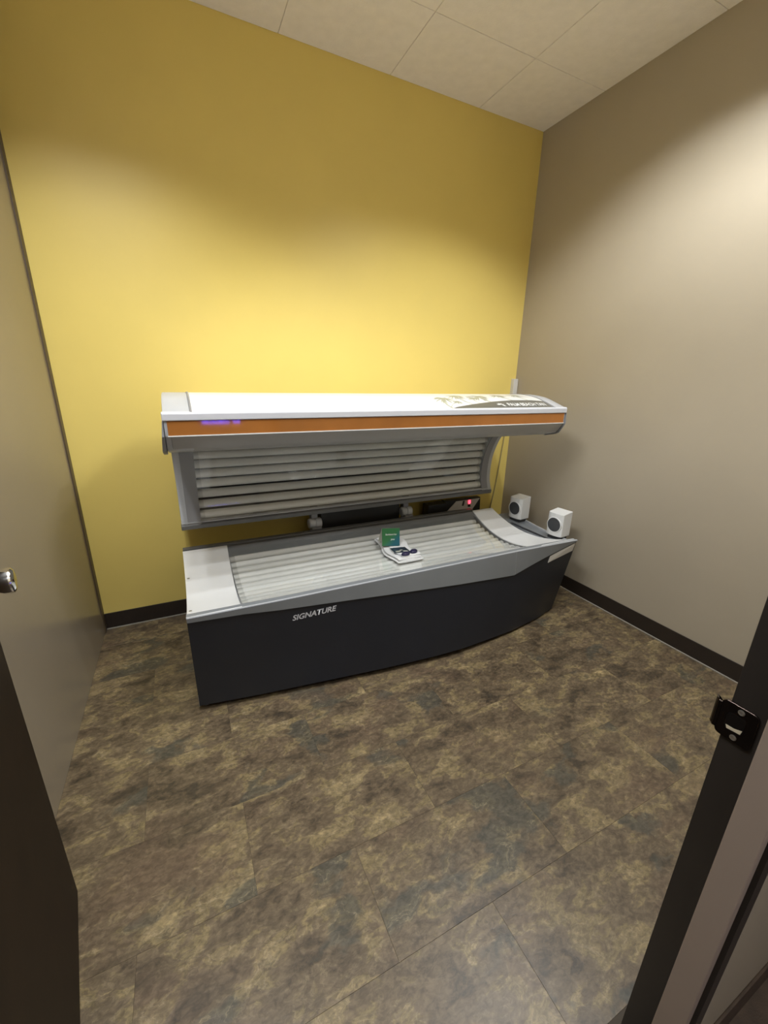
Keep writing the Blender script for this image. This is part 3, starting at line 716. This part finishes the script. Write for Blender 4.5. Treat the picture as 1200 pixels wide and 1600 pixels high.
# ================================================================== TOWEL, CARD, GOGGLES
tw = thing('folded_towel', (-1.305, -0.55, zp(-0.55)), 'folded white hand towel lying across the clear bed sheet', 'towel')
def towel_layer(x0, x1, ya, yb, lift, th, name, bend=0.0):
    prof_n = 22; vs_ = []; fs = []; xs_ = [x0+(x1-x0)*k/6 for k in range(7)]
    rnd = random.Random(int(lift*1e5)+3)
    for i in range(prof_n+1):
        y = ya+(yb-ya)*i/prof_n
        for k, x in enumerate(xs_):
            edge = 0.35 if k in (0, 6) else (0.85 if k in (1, 5) else 1.0)
            skew = 0.010*math.sin(i*0.4)
            b = zp(y)-0.0035+lift; wob = rnd.uniform(-0.0008, 0.0008)+bend*math.sin(k*1.7+i*0.5)
            vs_.append((x+skew, y, b+0.5*th+0.5*th*edge+wob)); vs_.append((x+skew, y, b+0.5*th-0.5*th*edge))
    m_ = 14
    for i in range(prof_n):
        for k in range(6):
            a = i*m_+2*k; fs.append((a, a+2, a+2+m_, a+m_)); fs.append((a+1, a+1+m_, a+3+m_, a+3))
        fs.append((i*m_, i*m_+m_, i*m_+m_+1, i*m_+1)); a = i*m_+12; fs.append((a, a+1, a+1+m_, a+m_))
    for i in (0, prof_n):
        for k in range(6):
            a = i*m_+2*k; fs.append((a, a+1, a+3, a+2))
    return MB().add(vs_, fs).build(name, M['towel'], tw, True)
towel_layer(-1.385, -1.215, -0.395, -0.712, 0.0, 0.011, 'towel_fold', 0.0003)
towel_layer(-1.375, -1.225, -0.405, -0.700, 0.0125, 0.011, 'towel_fold', 0.0004)
towel_layer(-1.345, -1.220, -0.45, -0.685, 0.0250, 0.006, 'towel_flap', 0.0005)

cdt = thing('display_card', (-1.30, -0.475, zp(-0.47)+0.03), 'green and blue folded display card standing on the white towel', 'card')
def cpt(u, v, base=(-1.384, -0.512), ang=-0.32, lean=0.22, zb=None):
    ca, sa = math.cos(ang), math.sin(ang); zb = zp(-0.52)+0.030 if zb is None else zb
    # v up the card, leaning back
    return Vector((base[0]+ca*u-sa*(v*math.sin(lean)), base[1]+sa*u+ca*(v*math.sin(lean)), zb+v*math.cos(lean)))
def slab(pts, nrm, th):
    nrm = Vector(nrm)*th; n = len(pts); q = [Vector(p) for p in pts]; q += [p-nrm for p in q]
    return MB().add(q, [tuple(range(n)), tuple(range(n, 2*n))[::-1]]+[(i, n+i, n+(i+1) % n, (i+1) % n) for i in range(n)])
CW, CHh = 0.108, 0.108
slab([cpt(0, 0), cpt(CW, 0), cpt(CW, CHh), cpt(0, CHh)], (0, -1, 0), 0.0012).build('card_face', M['card'], cdt)
bk = [cpt(0.0, CHh), cpt(CW, CHh), cpt(CW, 0)+Vector((0, 0.055, 0.012)), cpt(0, 0)+Vector((0, 0.055, 0.012))]
slab([b+Vector((0, 0.0018, 0)) for b in bk], (0, -1, 0), 0.0012).build('card_back', M['cream'], cdt)
def cardtext(body, u, v, wid):
    tm = text_mesh(body, 0.02, shear=0.15, bold=0.0004)
    fit_text(tm, wid, lambda a, b, d: tuple(cpt(u+a, v+b)+Vector((0, -0.0008, 0))), M['white'], 'card_lettering', cdt)
cardtext('Sanitized for', 0.020, 0.066, 0.070)
cardtext('you', 0.052, 0.036, 0.024)
fl = thing('printed_leaflet', (-1.30, -0.53, zp(-0.53)+0.03), 'dark navy printed leaflet lying on the towel below the card', 'leaflet')
def lpt(u, v, l=0.0):
    x = -1.352+u; y = -0.552-v-0.15*u; return (x, y, zp(y)+0.0305+l)
lv = []; lf = []
for i in range(7):
    v = 0.072*i/6
    lv += [lpt(0.0, v), lpt(0.095, v), lpt(0.095, v, -0.001), lpt(0.0, v, -0.001)]
for i in range(6):
    for k in range(4): lf.append((i*4+k, i*4+(k+1) % 4, (i+1)*4+(k+1) % 4, (i+1)*4+k))
lf += [(3, 2, 1, 0), (24, 25, 26, 27)]
MB().add(lv, lf).build('leaflet_sheet', M['navy'], fl)
for (u, v, w_, h_) in ((0.012, 0.045, 0.034, 0.008), (0.010, 0.056, 0.026, 0.010), (0.056, 0.052, 0.028, 0.014), (0.044, 0.034, 0.018, 0.008)):
    MB().add([lpt(u, v, 0.0006), lpt(u+w_, v, 0.0006), lpt(u+w_, v+h_, 0.0006), lpt(u, v+h_, 0.0006)], [(0, 1, 2, 3)]).build('printed_patch', M['cream'], fl)
gg = thing('goggles', (-1.275, -0.625, zp(-0.625)+0.03), 'dark navy tanning goggles lying on the front of the towel', 'goggles')
gz = zp(-0.665)+0.0305
for k, (gx, gy, rot) in enumerate(((-1.308, -0.670, 0.1), (-1.246, -0.655, 0.35))):
    vs_ = []; fs = []; seg = 20
    rings = [(1.0, 0.0), (1.0, 0.005), (0.9, 0.010), (0.65, 0.0145), (0.3, 0.0165)]
    for s_, h_ in rings:
        for q in range(seg):
            a = 2*pi*q/seg; ex = 0.0270*s_*math.cos(a); ey = 0.0195*s_*math.sin(a)
            vs_.append((gx+ex*math.cos(rot)-ey*math.sin(rot), gy+ex*math.sin(rot)+ey*math.cos(rot), gz+h_))
    for i in range(len(rings)-1):
        for q in range(seg): fs.append((i*seg+q, i*seg+(q+1) % seg, (i+1)*seg+(q+1) % seg, (i+1)*seg+q))
    fs.append(tuple(range(seg))[::-1]); fs.append(tuple(4*seg+q for q in range(seg)))
    MB().add(vs_, fs).build('goggle_cup', M['goggle'], gg, True)
MB().tube([(-1.287, -0.667, gz+0.004), (-1.278, -0.661, gz+0.008), (-1.268, -0.660, gz+0.004)], 0.003, 8).build('goggle_bridge', M['goggle'], gg, True)
MB().tube([(-1.332, -0.670, gz+0.003), (-1.352, -0.660, gz+0.002), (-1.360, -0.64, gz-0.001), (-1.360, -0.62, gz+0.0)], 0.0014, 6).build('goggle_cord', M['goggle'], gg, True)

# ================================================================== BLUE LED SIGN in the hallway (seen only as reflections)
sg = thing('led_sign', (-1.97, -4.09, 0.95), 'small blue LED sign on the hallway wall behind the viewer', 'sign')
MB().box(-2.20, -1.74, -4.10, -4.075, 0.90, 1.00).build('sign_housing', M['black'], sg, bevel=0.003)
xx = -2.18
rnd = random.Random(4)
while xx < -1.79:
    ww = rnd.choice((0.012, 0.02, 0.03))
    if not (-1.90 < xx < -1.87):
        MB().box(xx, xx+ww, -4.077, -4.073, 0.925, 0.925+rnd.choice((0.03, 0.045, 0.05))).build('led_bar', M['blue'], sg)
    xx += ww+0.008
